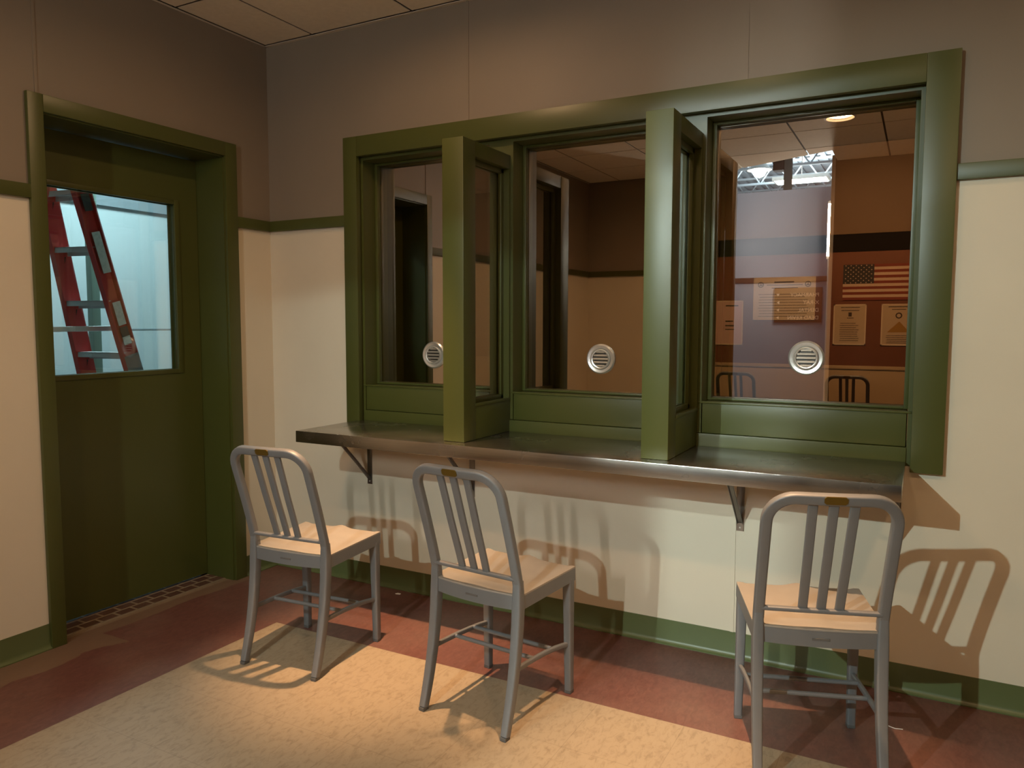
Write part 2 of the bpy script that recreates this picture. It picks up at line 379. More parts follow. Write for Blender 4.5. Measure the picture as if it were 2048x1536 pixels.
# ------------------------------------------------------------------ door in the left wall
door = bpy.data.objects.new('door_1', None); COL.objects.link(door); struct(door)
m = MB()
m.box(0, 0.02, -0.2325, DY0, 0, 2.211, 0.003); m.box(0, 0.02, DY1, -1.2475, 0, 2.211, 0.003); m.box(0, 0.02, DY1, DY0, DZ, 2.211, 0.003)
m.box(-0.245, 0.004, DY0-0.006, DY0, 0, DZ); m.box(-0.245, 0.004, DY1, DY1+0.006, 0, DZ); m.box(-0.245, 0.004, DY1, DY0, DZ-0.006, DZ)
m.obj('door_frame', M['green'], door)
GY0, GY1, GZ0, GZ1 = -0.440, -1.075, 1.088, 1.906
a, b, c, d = DY1+0.009, DY0-0.009, 0.012, DZ-0.010
m = MB(); m.box(-0.232, -0.187, a, GY1, c, d); m.box(-0.232, -0.187, GY0, b, c, d); m.box(-0.232, -0.187, GY1, GY0, c, GZ0); m.box(-0.232, -0.187, GY1, GY0, GZ1, d)
m.obj('door_leaf', M['green'], door)
m = MB()
for x0, x1 in ((-0.190, -0.181), (-0.238, -0.229)):
    m.box(x0, x1, GY0-0.008, GY0+0.018, GZ0-0.016, GZ1+0.016, 0.002); m.box(x0, x1, GY1-0.018, GY1+0.008, GZ0-0.016, GZ1+0.016, 0.002)
    m.box(x0, x1, GY1+0.008, GY0-0.008, GZ0-0.016, GZ0+0.006, 0.002); m.box(x0, x1, GY1+0.008, GY0-0.008, GZ1-0.006, GZ1+0.016, 0.002)
m.obj('glazing_bead', M['green'], door)
m = MB(); m.box(-0.212, -0.206, GY1+0.001, GY0-0.001, GZ0+0.001, GZ1-0.001); m.obj('glass_pane', M['pane'], door)
m = MB(); m.box(-0.25, -0.07, DY1, DY0, -0.1, 0.0); m.box(-0.19, -0.055, DY1+0.006, DY0-0.006, 0.0, 0.003); struct(m.obj('floor_threshold', M['mosaic']))

# ------------------------------------------------------------------ the visiting windows
WO = [(0.622, 1.342), (1.462, 2.190), (2.314, 3.044)]     # openings
OZ0, OZ1 = 1.013, 2.119
YF, YG = 0.010, 0.125                                        # frame face, glass face
m = MB()   # casing round all three
m.box(0.530, 0.612, -0.03, 0.0, 0.800, 2.229, 0.003); m.box(3.058, 3.159, -0.03, 0.0, 0.804, 2.229, 0.003); m.box(0.612, 3.058, -0.03, 0.0, 2.133, 2.229, 0.003)
struct(m.obj('trim_7', M['green']))
m = MB()   # mullions, head strip and bottom strip
m.box(0.590, WO[0][0], YF, 0.2, 0.82, 2.148); m.box(WO[2][1], 3.083, YF, 0.2, 0.82, 2.148)
m.box(WO[0][1], WO[1][0], YF, 0.2, 0.889, OZ1); m.box(WO[1][1], WO[2][0], YF, 0.2, 0.889, OZ1)
m.box(WO[0][0], WO[2][1], YF, 0.2, OZ1, 2.148)
m.box(WO[0][0], WO[2][1], 0.003, 0.2, 0.82, 0.8865, 0.002)
struct(m.obj('trim_8', M['green']))
for k, (x0, x1) in enumerate(WO):
    win = bpy.data.objects.new('window_%d' % (k+1), None); COL.objects.link(win); struct(win)
    m = MB(); m.box(x0+0.003, x1-0.003, YF+0.001, 0.2, 0.8885, OZ0-0.002, 0.003)
    m.box(x0-0.012, x1+0.012, YF-0.004, YF+0.02, OZ0-0.006, OZ0+0.002, 0.002)
    m.obj('apron_panel', M['green'], win)
    m = MB(); y0, y1 = YG-0.024, YG-0.001
    m.box(x0, x0+0.016, y0, y1, OZ0, OZ1, 0.002); m.box(x1-0.016, x1, y0, y1, OZ0, OZ1, 0.002); m.box(x0+0.016, x1-0.016, y0, y1, OZ1-0.011, OZ1, 0.002); m.box(x0+0.016, x1-0.016, y0, y1, OZ0, OZ0+0.010, 0.002)
    y0, y1 = YG+0.008, YG+0.03
    m.box(x0, x0+0.016, y0, y1, OZ0, OZ1); m.box(x1-0.016, x1, y0, y1, OZ0, OZ1); m.box(x0, x1, y0, y1, OZ1-0.016, OZ1); m.box(x0, x1, y0, y1, OZ0, OZ0+0.012)
    m.obj('glazing_bead', M['green'], win)
    m = MB(); m.mi = 1; m.box(x0+0.001, x1-0.001, YG, YG+0.006, OZ0+0.001, OZ1-0.001)
    m.bm.faces.ensure_lookup_table()
    for f in m.bm.faces:
        if f.calc_center_median().y < YG+0.001: f.material_index = 0
    m.obj('glass_pane', [M['mirror_glass'], M['clear']], win)

# talk-through grilles in the glass
def grille(x, z, label, first=None):
    if first: o = copy_tree(first); o.location = (x, YG, z); o['label'] = label; return o
    t = thing('speak_through_grille', label, 'grille', (x, YG, z), 0, 'speak-through grilles in the window glass')
    m = MB(); m.lathe([(0.066, 0.0), (0.066, -0.006), (0.060, -0.011), (0.049, -0.009), (0.046, -0.004), (0.044, 0.0)], (0, 0, 0), 'y', 56); m.obj('flange', M['chrome'], t)
    m = MB(); m.lathe([(0.0435, -0.001), (0.0435, -0.008), (0.040, -0.013), (0.0365, -0.012), (0.0355, -0.004), (0.0355, -0.001)], (0, 0, 0), 'y', 48); m.obj('inner_ring', M['chrome'], t)
    m = MB()
    for k in range(5):
        zc = (k-2)*0.0150; hw = math.sqrt(0.0350**2-(abs(zc)-0.001)**2) if abs(zc) > 0.002 else 0.0350
        m.prism([(-0.001, zc-0.0050), (-0.0100, zc-0.0034), (-0.0118, zc+0.0022), (-0.0090, zc+0.0046), (-0.001, zc+0.0030)], 'x', -hw, hw)
    m.obj('louvre', M['chrome'], t)
    m = MB(); m.cyl((0, -0.0004, 0), (0, -0.0012, 0), 0.0360, seg=40); m.obj('backing_disc', M['zincdark'], t)
    return t
g1 = grille(0.960, 1.166, 'round chrome speaking grille in left window, half hidden by divider')
grille(1.840, 1.167, 'round chrome speaking grille in middle window glass', g1)
grille(2.687, 1.191, 'round chrome speaking grille in right-hand window glass', g1)

# ------------------------------------------------------------------ counter
CZ = 0.836; CX0, CX1, CY = 0.595, 3.043, -0.455
ct = thing('steel_counter', 'long stainless steel counter shelf under the three green windows', 'counter', (0, 0, CZ))
m = MB(); m.box(CX0, CX1, CY, -0.0015, -0.052, 0.0, 0.0022)
m.obj('top', M['steel'], ct)
for bx in (0.652, 1.2545, 2.480, 3.022):
    m = MB(); m.box(bx-0.014, bx+0.014, -0.005, -0.0015, 0.514-CZ, -0.053, 0.001); m.box(bx-0.014, bx+0.014, -0.30, -0.0015, -0.057, -0.0525, 0.001)
    br = m.obj('bracket', M['zinc'], ct)
    m = MB()
    pts = [Vector((bx, -0.006, 0.545-CZ)), Vector((bx, -0.10, 0.64-CZ)), Vector((bx, -0.21, 0.745-CZ)), Vector((bx, -0.255, -0.060))]
    m.sweep(pts, [(-0.008, -0.003), (0.008, -0.003), (0.012, 0.004), (0.010, 0.005), (0.0065, -0.0005), (-0.0065, -0.0005), (-0.010, 0.005), (-0.012, 0.004)][::1], (0, -0.7, -0.7))
    m.obj('brace', M['zinc'], br)
    for zz in (0.528, 0.765):
        m = MB(); m.cyl((bx, -0.0035, zz-CZ), (bx, -0.0075, zz-CZ), 0.0045, 0.0035, 12); m.obj('screw', M['chrome'], br)

# ------------------------------------------------------------------ dividers standing on the counter
def divider(xc, label):
    t = thing('privacy_divider', label, 'divider', (xc, 0, CZ), 0, 'green privacy dividers between the windows')
    hw = 0.0500; y0, y1 = -0.388, YF; zt = 2.060-CZ; z0 = 0.001
    py0, py1, pz0, pz1 = y0+0.095, y1-0.012, 0.985-CZ, 2.000-CZ
    m = MB(); m.box(-hw, hw, y0, py0, z0, zt, 0.0025); m.obj('front_post', M['green'], t)
    m = MB(); m.box(-hw+0.001, hw-0.001, py0, y1, z0, pz0, 0.002); m.obj('lower_panel', M['green'], t)
    m = MB(); m.box(-hw+0.001, hw-0.001, py0, y1, pz1, zt, 0.002); m.obj('top_rail', M['green'], t)
    m = MB(); m.box(-hw+0.001, hw-0.001, py1, y1, pz0, pz1); m.obj('rear_stile', M['green'], t)
    m = MB()
    for s in (-1, 1):
        x0, x1 = sorted((s*0.004, s*0.020))
        m.box(x0, x1, py0, py0+0.022, pz0, pz1, 0.002); m.box(x0, x1, py1-0.022, py1, pz0, pz1, 0.002); m.box(x0, x1, py0, py1, pz0, pz0+0.020, 0.002); m.box(x0, x1, py0, py1, pz1-0.020, pz1, 0.002)
        x0, x1 = sorted((s*(hw-0.010), s*(hw+0.003)))
        m.box(x0, x1, py0-0.004, py1+0.004, pz0-0.008, pz0+0.004, 0.002)
    m.obj('glazing_bead', M['green'], t)
    m = MB(); m.box(-0.003, 0.003, py0+0.001, py1-0.001, pz0+0.001, pz1-0.001); m.obj('glass_pane', M['pane'], t)
    return t
divider(1.400, 'left green upright divider between left and middle windows')
divider(2.250, 'right green upright divider between middle and right windows')

# ------------------------------------------------------------------ chairs
def make_chair(label, group):
    t = thing('metal_chair', label, 'chair', (0, 0, 0), 0, group)
    sz = 0.452
    yr, yf = -0.120, 0.205; low_z = lambda y: sz-0.050+0.010*(y-yr)/(yf-yr)       # rear uprights at the seat, front edge
    def hwid(y): return 0.183+(y-yr)/(yf-yr)*(0.193-0.183)
    # seat: a dished sheet, two hollows with a ridge between, turned-down edges
    m = MB(); nx, ny = 24, 16; grid = []
    for j in range(ny+1):
        v = j/ny; y = yr-0.010+v*(yf-yr+0.010); row = []
        for i in range(nx+1):
            u = -1+2*i/nx; hw = hwid(y); e = max(0, 1-abs(u)**4)
            back = 0.012*(max(0, 0.25-v)/0.25)**2*(1-u*u)
            yy = y - 0.020*(1-u*u)*max(0, 1-v*4)
            dish = -0.013*e*math.sin(PI*min(1, v*1.15)**0.8)*(0.55+0.45*(math.sin(PI*abs(u))**2)) + 0.011*math.exp(-(u/0.16)**2)*v**2 - 0.004*(abs(u) < 0.9)*v**3
            z = sz + 0.010*v + dish + back*0.2
            row.append(m.bm.verts.new((u*hw, yy, z)))
        grid.append(row)
    for j in range(ny):
        for i in range(nx):
            f = m.bm.faces.new((grid[j][i], grid[j][i+1], grid[j+1][i+1], grid[j+1][i])); f.smooth = True
    ring = [grid[0][i] for i in range(nx+1)] + [grid[j][nx] for j in range(1, ny+1)] + [grid[ny][i] for i in range(nx-1, -1, -1)] + [grid[j][0] for j in range(ny-1, 0, -1)]
    rc_ = [v.co.copy() for v in ring]
    lip = [m.bm.verts.new((c.x, c.y, c.z-0.006)) for c in rc_]; n_ = len(ring)
    for k in range(n_): m.bm.faces.new((ring[k], ring[(k+1) % n_], lip[(k+1) % n_], lip[k]))
    m.obj('seat', M['seat'], t)
    m = MB()   # the apron below the sheet
    top = [m.bm.verts.new((c.x, c.y, c.z-0.0055)) for c in rc_]; low = [m.bm.verts.new((c.x, c.y, low_z(c.y))) for c in rc_]
    ins = [m.bm.verts.new((c.x*0.95, 0.045+(c.y-0.045)*0.95, low_z(c.y))) for c in rc_]; int_ = [m.bm.verts.new((c.x*0.95, 0.045+(c.y-0.045)*0.95, c.z-0.0055)) for c in rc_]
    for k in range(n_):
        q = (k+1) % n_
        for A_, B_ in ((top, low), (low, ins), (ins, int_), (int_, top)): m.bm.faces.new((A_[k], A_[q], B_[q], B_[k]))
    m.obj('seat_frame', M['chair'], t)
    # front legs
    for s in (-1, 1):
        m = MB(); pts = [Vector((s*0.176, yf-0.020, sz-0.03)), Vector((s*0.177, yf-0.018, 0.30)), Vector((s*0.179, yf-0.014, 0.012))]
        m.sweep(pts, rrect(0.032, 0.034, 0.006), (0, 1, 0), scale=[1.05, 0.95, 0.80]); lg = m.obj('leg', M['chair'], t)
        m = MB(); m.box(s*0.179-0.0125, s*0.179+0.0125, yf-0.027, yf-0.001, 0.0, 0.013, 0.002); m.obj('glide', M['foot'], lg)
    # rear legs
    for s in (-1, 1):
        m = MB(); pts = bez((s*0.170, yr-0.006, sz+0.045), (s*0.170, yr+0.002, 0.26), (s*0.170, yr-0.078, 0.012), 10)
        m.sweep(pts, rrect(0.031, 0.034, 0.006), (0, 1, 0), scale=[0.86, 0.98, 1.06, 1.05, 1.03, 1.0, 0.97, 0.93, 0.90, 0.86, 0.82]); lg = m.obj('leg', M['chair'], t)
        m = MB(); m.box(s*0.170-0.011, s*0.170+0.011, yr-0.093, yr-0.065, 0.0, 0.013, 0.002); m.obj('glide', M['foot'], lg)
    # back hoop: uprights leaning back, rounded top corners
    zb, zt = sz+0.02, 0.853
    def bp(x, z):   # point on the leaning, slightly hollow back
        k = max(0, (z-zb)/(zt-zb)); return Vector((x, yr-0.004-0.118*k**1.12-0.010*(1-(x/0.17)**2)*min(1, k*2), z))
    path = []
    xo = 0.1695; rc = 0.072
    for z in [zb+(zt-rc-zb)*k/9 for k in range(10)]: path.append((-xo, z))
    for k in range(1, 10):
        a = PI-PI/2*k/9; path.append((-xo+rc+rc*math.cos(a), zt-0.015-rc+0.015+rc*math.sin(a)-0.0))
    for k in range(1, 6): path.append((-xo+rc+(2*(xo-rc))*k/6, zt))
    path += [(-x, z) for x, z in path[:19][::-1]]
    path = [bp(x, z) for x, z in path]
    nb = Vector((0, zt-zb, 0.118)).normalized()
    m = MB(); m.sweep(path, rrect(0.031, 0.025, 0.0060), -nb); m.obj('back_frame', M['chair'], t)
    # lower cross rail and three slats
    m = MB(); zr = sz+0.052
    m.sweep([bp(-xo+0.006+(2*xo-0.012)*k/10, zr)+Vector((0, -0.004, 0)) for k in range(11)], rrect(0.013, 0.019, 0.004), (0, 1, 0)); m.obj('back_rail', M['chair'], t)
    for s in (-1, 0, 1):
        m = MB(); m.sweep([bp(s*(0.050+0.004*k/8), zr+(zt-zr)*k/8) for k in range(9)], rrect(0.026, 0.011, 0.003), -nb); m.obj('slat', M['chair'], t)
    m = MB(); c = bp(0.0, zt); ang = math.atan2(0.118, zt-zb)
    oct_ = [(-0.030, -0.006), (-0.024, -0.0115), (0.024, -0.0115), (0.030, -0.006), (0.030, 0.006), (0.024, 0.0115), (-0.024, 0.0115), (-0.030, 0.006)]
    m.prism(oct_, 'y', 0, 0.003); m.bm.transform(Matrix.Translation(c+Vector((0, -0.0135, -0.0005))) @ Matrix.Rotation(ang, 4, 'X') @ Matrix.Translation((0, -0.0015, 0))); m.obj('name_plate', M['brass'], t)
    m = MB(); m.box(-0.024, 0.024, yr-0.0318, yr-0.0292, sz-0.030, sz-0.024); m.obj('maker_stamp', M['foot'], t)
    # stretchers
    for s in (-1, 1):
        m = MB(); p = bez((s*0.170, yr-0.030, 0.206), (s*0.168, 0.06, 0.206), (s*0.177, yf-0.022, 0.180), 10)
        m.sweep(p, rrect(0.017, 0.013, 0.004), (1, 0, 0)); m.obj('side_stretcher', M['chair'], t)
    for yy, zz in ((-0.028, 0.204), (0.082, 0.199)):
        m = MB(); m.sweep([(-0.168, yy, zz), (0.168, yy, zz)], circ(0.0075, 10), (0, 0, 1)); m.obj('cross_bar', M['chair'], t)
    return t
GRP = 'grey metal chairs'
chair = make_chair('grey metal chair nearest the green door, seat brightly lit', GRP)
chair.location = (0.959, -0.757, 0); chair.rotation_euler = (0, 0, math.radians(4.3))
def put_chair(x, y, deg, label, group):
    c = copy_tree(chair); c.location = (x, y, 0); c.rotation_euler = (0, 0, math.radians(deg)); c['label'] = label; c['group'] = group; return c
put_chair(1.812, -0.750, -6.0, 'grey metal chair between the other two, facing middle window', GRP)
put_chair(2.811, -0.590, 18.5, 'grey metal chair turned slightly, before the right-hand window', GRP)
put_chair(2.50, 4.62, 0, 'dim grey chair seen through right window glass under the flag', 'chairs beyond the glass')
put_chair(1.52, 4.62, 0, 'dim grey chair beyond the glass, left of the one under flag', 'chairs beyond the glass')

# ------------------------------------------------------------------ recessed ceiling lights
M['bulb'] = emit('warm_lens', (1.0, 0.80, 0.48), 14.0)
def downlight(x, y, label, spill, beam=0, angle=60, first=None):
    if first:
        t = copy_tree(first); t.location = (x, y, H); t['label'] = label
    else:
        t = thing('recessed_light', label, 'ceiling light', (x, y, H), 0, 'recessed ceiling lights')
        m = MB(); m.lathe([(0.105, 0.0), (0.105, -0.004), (0.092, -0.007), (0.086, -0.002), (0.086, 0.0)], (0, 0, 0), 'z', 40); m.obj('trim_ring', M['white'], t)
        m = MB(); m.lathe([(0.086, -0.001), (0.080, 0.020), (0.082, 0.020), (0.0875, 0.0)], (0, 0, 0), 'z', 40); m.obj('reflector', M['chrome'], t)
        m = MB(); m.cyl((0, 0, 0.012), (0, 0, 0.018), 0.080, seg=40); m.obj('lens', M['bulb'], t)
    return t
def light_up(t, spill, beam=0, angle=60):
    aim = (0, 0.09, -1) if t.location.x < 1.5 else (0.035, 0.0, -1)
    l = lamp('lamp', 'AREA', (0, 0, 0.008), spill, WARM, None, None, 0.12); l.data.shape = 'DISK'; l.parent = t
    if beam:
        l = lamp('beam', 'SPOT', (0, 0, 0.006), beam, WARM, None, aim, 0.020, angle, 1.0); l.parent = t
d0 = downlight(*DL[4], 'lit recessed ceiling light reflected at top of right window', 0)
downs = [(d0, SPILL[4], 0, 0)]
for k, lb in ((0, 'recessed ceiling light above the chair nearest the door'), (1, 'recessed ceiling light above the right divider'), (2, 'recessed ceiling light above bare wall right of windows'), (3, 'recessed ceiling light behind camera towards the left wall'), (5, 'added recessed light behind camera towards right wall, for general warmth')):  # rear right-hand light is unseen, added for general warm light
    downs.append((downlight(*DL[k], lb, 0, first=d0), SPILL[k], BEAM.get(k, 0), 35 if k == 0 else 40))
for t, a_, b_, c_ in downs: light_up(t, a_, b_, c_)

# ------------------------------------------------------------------ corridor behind the door
M['corr'] = mat('pale_corridor_paint', (0.66, 0.72, 0.72), 0.6, var=0.05, vscale=2)
M['corrgrey'] = mat('grey_corridor_paint', (0.30, 0.34, 0.36), 0.6)
CXF = -2.4
m = MB(); m.box(CXF-0.1, CXF, -3.2, 2.4, -0.1, 3.2); struct(m.obj('wall_corridor', M['corr']))
m = MB(); m.box(CXF-0.1, -0.25, 2.4, 2.5, -0.1, 3.2); m.box(CXF-0.1, -0.25, -3.3, -3.2, -0.1, 3.2); struct(m.obj('wall_corridor_end', M['corr']))
m = MB(); m.box(CXF, -0.25, -3.2, 2.4, -0.1, 0); struct(m.obj('floor_corridor', M['corrgrey']))
m = MB(); m.box(CXF, -0.25, -3.2, 2.4, 3.0, 3.1); struct(m.obj('ceiling_corridor', M['corr']))
m = MB(); m.box(CXF, CXF+0.03, -3.2, 2.4, 2.20, 2.75); m.mi = 1; m.box(CXF, CXF+0.012, -3.2, 2.4, 2.28, 2.30); struct(m.obj('trim_9', [M['corrgrey'], M['corr']]))
m = MB(); m.box(CXF, CXF+0.004, -3.2, 2.4, 1.268, 1.276); struct(m.obj('trim_10', M['corrgrey']))
cl = thing('corridor_light', 'ceiling light of the bright corridor behind the green door', 'ceiling light', (-1.5, 0.4, 2.99))
m = MB(); m.box(-0.32, 0.32, -0.62, 0.62, -0.06, 0.0, 0.004); m.obj('housing', M['white'], cl)
m = MB(); m.box(-0.28, 0.28, -0.58, 0.58, -0.064, -0.061); m.obj('diffuser', emit('cool_diffuser', ICE, 6.0), cl)
l = lamp('lamp', 'AREA', (0, 0, -0.075), P_CORR, ICE, None, None, 0.55, size_y=1.15); l.parent = cl
# red step ladder
lad = thing('step_ladder', 'red stepladder with grey metal steps, seen through the door glass', 'ladder', (-1.028, 0.070, 0), 0.20)
M['red'] = mat('red_fibreglass', (0.56, 0.035, 0.035), 0.45, var=0.08, vscale=10); M['alu'] = mat('ladder_aluminium', (0.60, 0.63, 0.63), 0.5, metal=0.2)
M['sticker'] = mat('worn_sticker', (0.62, 0.64, 0.62), 0.6, var=0.35, vscale=60); M['stickdark'] = mat('dark_print', (0.05, 0.05, 0.05), 0.6)
LK = -0.25   # lean of the front rails towards -y per metre of height
def rail_pt(side, z): # side 0 near the door, 1 far
    nx_ = 0.115-0.075*z/1.0*1.0 if side == 0 else -0.355+0.040*z
    return Vector((nx_, LK*z+0.02, z))
for side in (0, 1):
    zz = [0.0, 0.8, 1.6, 2.38]
    m = MB(); sec = [(-0.016, -0.055), (0.016, -0.055), (0.016, -0.047), (-0.008, -0.045), (-0.008, 0.045), (0.016, 0.047), (0.016, 0.055), (-0.016, 0.055)]
    if side == 0: sec = [(-a, b) for a, b in sec][::-1]
    m.sweep([rail_pt(side, z) for z in zz], sec, (0, 1, 0.25)); r_ = m.obj('side_rail', M['red'], lad)
    if side == 0:
        for z0, z1, mt in ((1.60, 1.82, 'sticker'), (1.31, 1.44, 'sticker'), (1.245, 1.30, 'stickdark'), (1.20, 1.245, 'sticker'), (1.93, 2.02, 'stickdark')):
            m = MB(); a_, b_ = rail_pt(0, z0), rail_pt(0, z1); o2 = Vector((0.0168, 0, 0))
            m.sweep([a_+o2, b_+o2], [(-0.001, -0.028), (0.001, -0.028), (0.001, 0.028), (-0.001, 0.028)], (0, 1, 0.25)); m.obj('sticker', M[mt], r_)
        m = MB(); m.sweep([rail_pt(0, 0.75)+Vector((0.0165, 0, 0)), rail_pt(0, 1.14)+Vector((0.0165, 0, 0))], [(-0.001, -0.054), (0.0012, -0.054), (0.0012, 0.054), (-0.001, 0.054)], (0, 1, 0.25)); m.obj('foot_guard', mat('scuffed_grey_guard', (0.20, 0.19, 0.19), 0.5), r_)
for k in range(7):
    z = 0.27+0.294*k
    a_, b_ = rail_pt(0, z), rail_pt(1, z); m = MB()
    m.box(b_.x+0.008, a_.x-0.008, a_.y-0.045, a_.y+0.045, z-0.006, z, 0.001); m.box(b_.x+0.008, a_.x-0.008, a_.y+0.039, a_.y+0.045, z-0.042, z, 0.001); m.box(b_.x+0.008, a_.x-0.008, a_.y-0.045, a_.y-0.039, z-0.03, z, 0.001)
    st = m.obj('step', M['alu'], lad)
    m = MB()
    m.prism([(a_.y+0.02, z-0.006), (a_.y+0.04, z-0.006), (a_.y+0.02, z-0.085)], 'x', b_.x+0.010, b_.x+0.014); m.obj('brace', M['zincdark'], st)
for side, xx in ((0, 0.06), (1, -0.33)):
    m = MB(); m.sweep([(xx, -1.30, 0.0), (xx*0.5-0.06, -0.64, 2.36)], rrect(0.03, 0.05, 0.006), (0, 1, 0.28)); m.obj('rear_rail', M['red'], lad)
m = MB(); m.box(-0.30, -0.02, -0.70, -0.50, 2.36, 2.42, 0.006); m.obj('top_cap', M['red'], lad)
m = MB(); m.sweep([(-1.16, -0.80, 1.282), (-1.10, -0.105, 1.290)], rrect(0.012, 0.030, 0.004), (0, 0, 1))
m.bm.transform((Matrix.Translation(lad.location) @ Matrix.Rotation(0.20, 4, 'Z')).inverted()); m.obj('brace_bar', M['alu'], lad)
m = MB(); m.box(-0.027, 0.027, -0.027, 0.027, 0, 2.2, 0.003); m.box(-0.09, 0.09, -0.09, 0.09, 0, 0.012)
po = m.obj('steel_post', mat('pale_green_post', (0.26, 0.38, 0.31), 0.5)); po.location = (-1.62, 0.055, 0); tag(po, 'pale green upright post standing behind the red stepladder', 'post')

# ------------------------------------------------------------------ the room beyond the glass
M['far_lo'] = mat('far_cream', (0.50, 0.38, 0.24), 0.6); M['far_red'] = mat('far_rust_paint', (0.155, 0.048, 0.022), 0.6); M['far_up'] = mat('far_tan_paint', (0.150, 0.090, 0.046), 0.6); M['far_blk'] = mat('far_black_band', (0.003, 0.003, 0.003), 0.7, spec=0.1)
FY = 5.4
def fx(x): return 3.08+(x-3.08)*1.1667
def fz(z): return 1.32+(z-1.32)*1.1667
m = MB(); m.box(1.0, 5.0, FY, FY+0.1, -0.1, fz(0.945)); m.mi = 1; m.box(1.0, 5.0, FY, FY+0.1, fz(0.945), fz(1.942)); m.mi = 2; m.box(1.0, 5.0, FY-0.004, FY+0.1, fz(1.942), fz(2.095)); m.mi = 3; m.box(1.0, 5.0, FY, FY+0.1, fz(2.095), 3.2)
struct(m.obj('wall_far', [M['far_lo'], M['far_red'], M['far_blk'], M['far_up']]))
m = MB(); m.box(1.0, 5.0, FY-0.012, FY, fz(0.935), fz(0.965), 0.002); struct(m.obj('trim_11', M['far_lo']))
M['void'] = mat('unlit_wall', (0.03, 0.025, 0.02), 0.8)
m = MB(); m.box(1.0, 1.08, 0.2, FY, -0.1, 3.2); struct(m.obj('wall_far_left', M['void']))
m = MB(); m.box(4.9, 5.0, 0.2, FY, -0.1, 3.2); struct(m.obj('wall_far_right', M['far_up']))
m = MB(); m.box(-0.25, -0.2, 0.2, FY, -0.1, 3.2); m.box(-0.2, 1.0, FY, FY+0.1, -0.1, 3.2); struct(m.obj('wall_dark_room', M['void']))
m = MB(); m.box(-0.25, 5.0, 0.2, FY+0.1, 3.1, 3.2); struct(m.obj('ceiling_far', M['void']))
m = MB(); m.box(-0.25, 5.0, 0.2, FY+0.1, -0.1, 0.0); struct(m.obj('floor_far', mat('far_floor', (0.10, 0.06, 0.04), 0.6)))
fl = thing('far_ceiling_light', 'ceiling lamp lighting the flag wall beyond the windows', 'ceiling light', (2.6, 3.6, 3.095))
m = MB(); m.lathe([(0.0, 0.0), (0.10, 0.0), (0.10, -0.05), (0.085, -0.05), (0.085, -0.01), (0.0, -0.01)], (0, 0, 0), 'z', 28, closed=False); m.obj('can', M['white'], fl)
l = lamp('lamp', 'SPOT', (0, 0, -0.03), P_FAR, (1.0, 0.60, 0.30), None, (0.0, 0.9, -0.9), 0.06, 140, 0.8); l.parent = fl
# flag
flg = thing('wall_flag', 'stars and stripes flag on the rust wall beyond right window', 'flag', (fx(2.4545), FY-0.006, fz(1.528)))
FW, FH = fx(3.06)-fx(2.4545), fz(1.832)-fz(1.528)
M['fl_red'] = mat('flag_red', (0.20, 0.035, 0.02), 0.8); M['fl_white'] = mat('flag_white', (0.55, 0.42, 0.32), 0.8); M['fl_blue'] = mat('flag_blue', (0.030, 0.028, 0.030), 0.8)
m = MB()
for k in range(13):
    m.mi = 0 if k % 2 == 0 else 1
    m.box(0, FW, -0.003, 0.004, FH*(12-k)/13, FH*(13-k)/13)
m.obj('stripes', [M['fl_red'], M['fl_white']], flg)
m = MB(); m.box(0, FW*0.40, -0.0045, 0.0, FH*6/13, FH); cn = m.obj('canton', M['fl_blue'], flg)
m = MB()
for r in range(9):
    for c in range(6 if r % 2 == 0 else 5):
        cx_ = FW*0.40*((c+0.5)/6 if r % 2 == 0 else (c+1.0)/6); cz_ = FH*6/13+FH*7/13*(r+0.5)/9; R_ = FH*0.022
        m.prism([(cx_+(R_ if k % 2 == 0 else R_*0.45)*math.sin(PI*k/5), cz_+(R_ if k % 2 == 0 else R_*0.45)*math.cos(PI*k/5)) for k in range(10)], 'y', -0.006, -0.0045)
m.obj('stars', M['fl_white'], cn)
# notices
M['paper'] = mat('aged_paper', (0.50, 0.40, 0.29), 0.8, var=0.05, vscale=20); M['paperw'] = mat('pale_paper', (0.62, 0.56, 0.47), 0.8, var=0.05); M['paperp'] = mat('pinkish_paper', (0.58, 0.40, 0.36), 0.8); M['ink'] = mat('print_ink', (0.05, 0.035, 0.03), 0.8); M['edge'] = mat('notice_border', (0.66, 0.55, 0.42), 0.6); M['ochre'] = mat('ochre_print', (0.34, 0.19, 0.04), 0.8)
def notice(name, label, x0, x1, z0, z1, paper, parts):
    t = thing(name, label, 'notice', ((x0+x1)/2, FY-0.005, z0), 0, 'notices on the wall beyond the glass'); wd, ht = x1-x0, z1-z0
    m = MB(); m.box(-wd/2, wd/2, -0.002, 0.003, 0, ht); m.obj('sheet', paper, t)
    m = MB()
    for a_, b_, c_, d_ in ((-wd/2, -wd/2+0.012, 0, ht), (wd/2-0.012, wd/2, 0, ht), (-wd/2, wd/2, 0, 0.012), (-wd/2, wd/2, ht-0.012, ht)): m.box(a_, b_, -0.004, 0.0, c_, d_)
    m.obj('border', M['edge'], t)
    m = MB()
    for (u0, u1, v0, v1) in parts: m.box(-wd/2+wd*u0, -wd/2+wd*u1, -0.0035, -0.002, ht*v0, ht*v1)
    m.obj('print', M['ink'], t)
    return t, wd, ht
lines = lambda v0, v1, n, u0=0.2, u1=0.8: [(u0+0.03*random.random(), u1-0.12*random.random(), v0+(v1-v0)*k/n, v0+(v1-v0)*k/n+0.011) for k in range(n)]
notice('notice_sheet', 'tan framed notice sheet under the flag beyond right window', fx(2.388), fx(2.648), fz(1.144), fz(1.494), M['paper'], [(0.22, 0.80, 0.915, 0.93), (0.24, 0.78, 0.84, 0.855), (0.46, 0.56, 0.70, 0.80), (0.42, 0.62, 0.655, 0.67)] + lines(0.10, 0.58, 9))
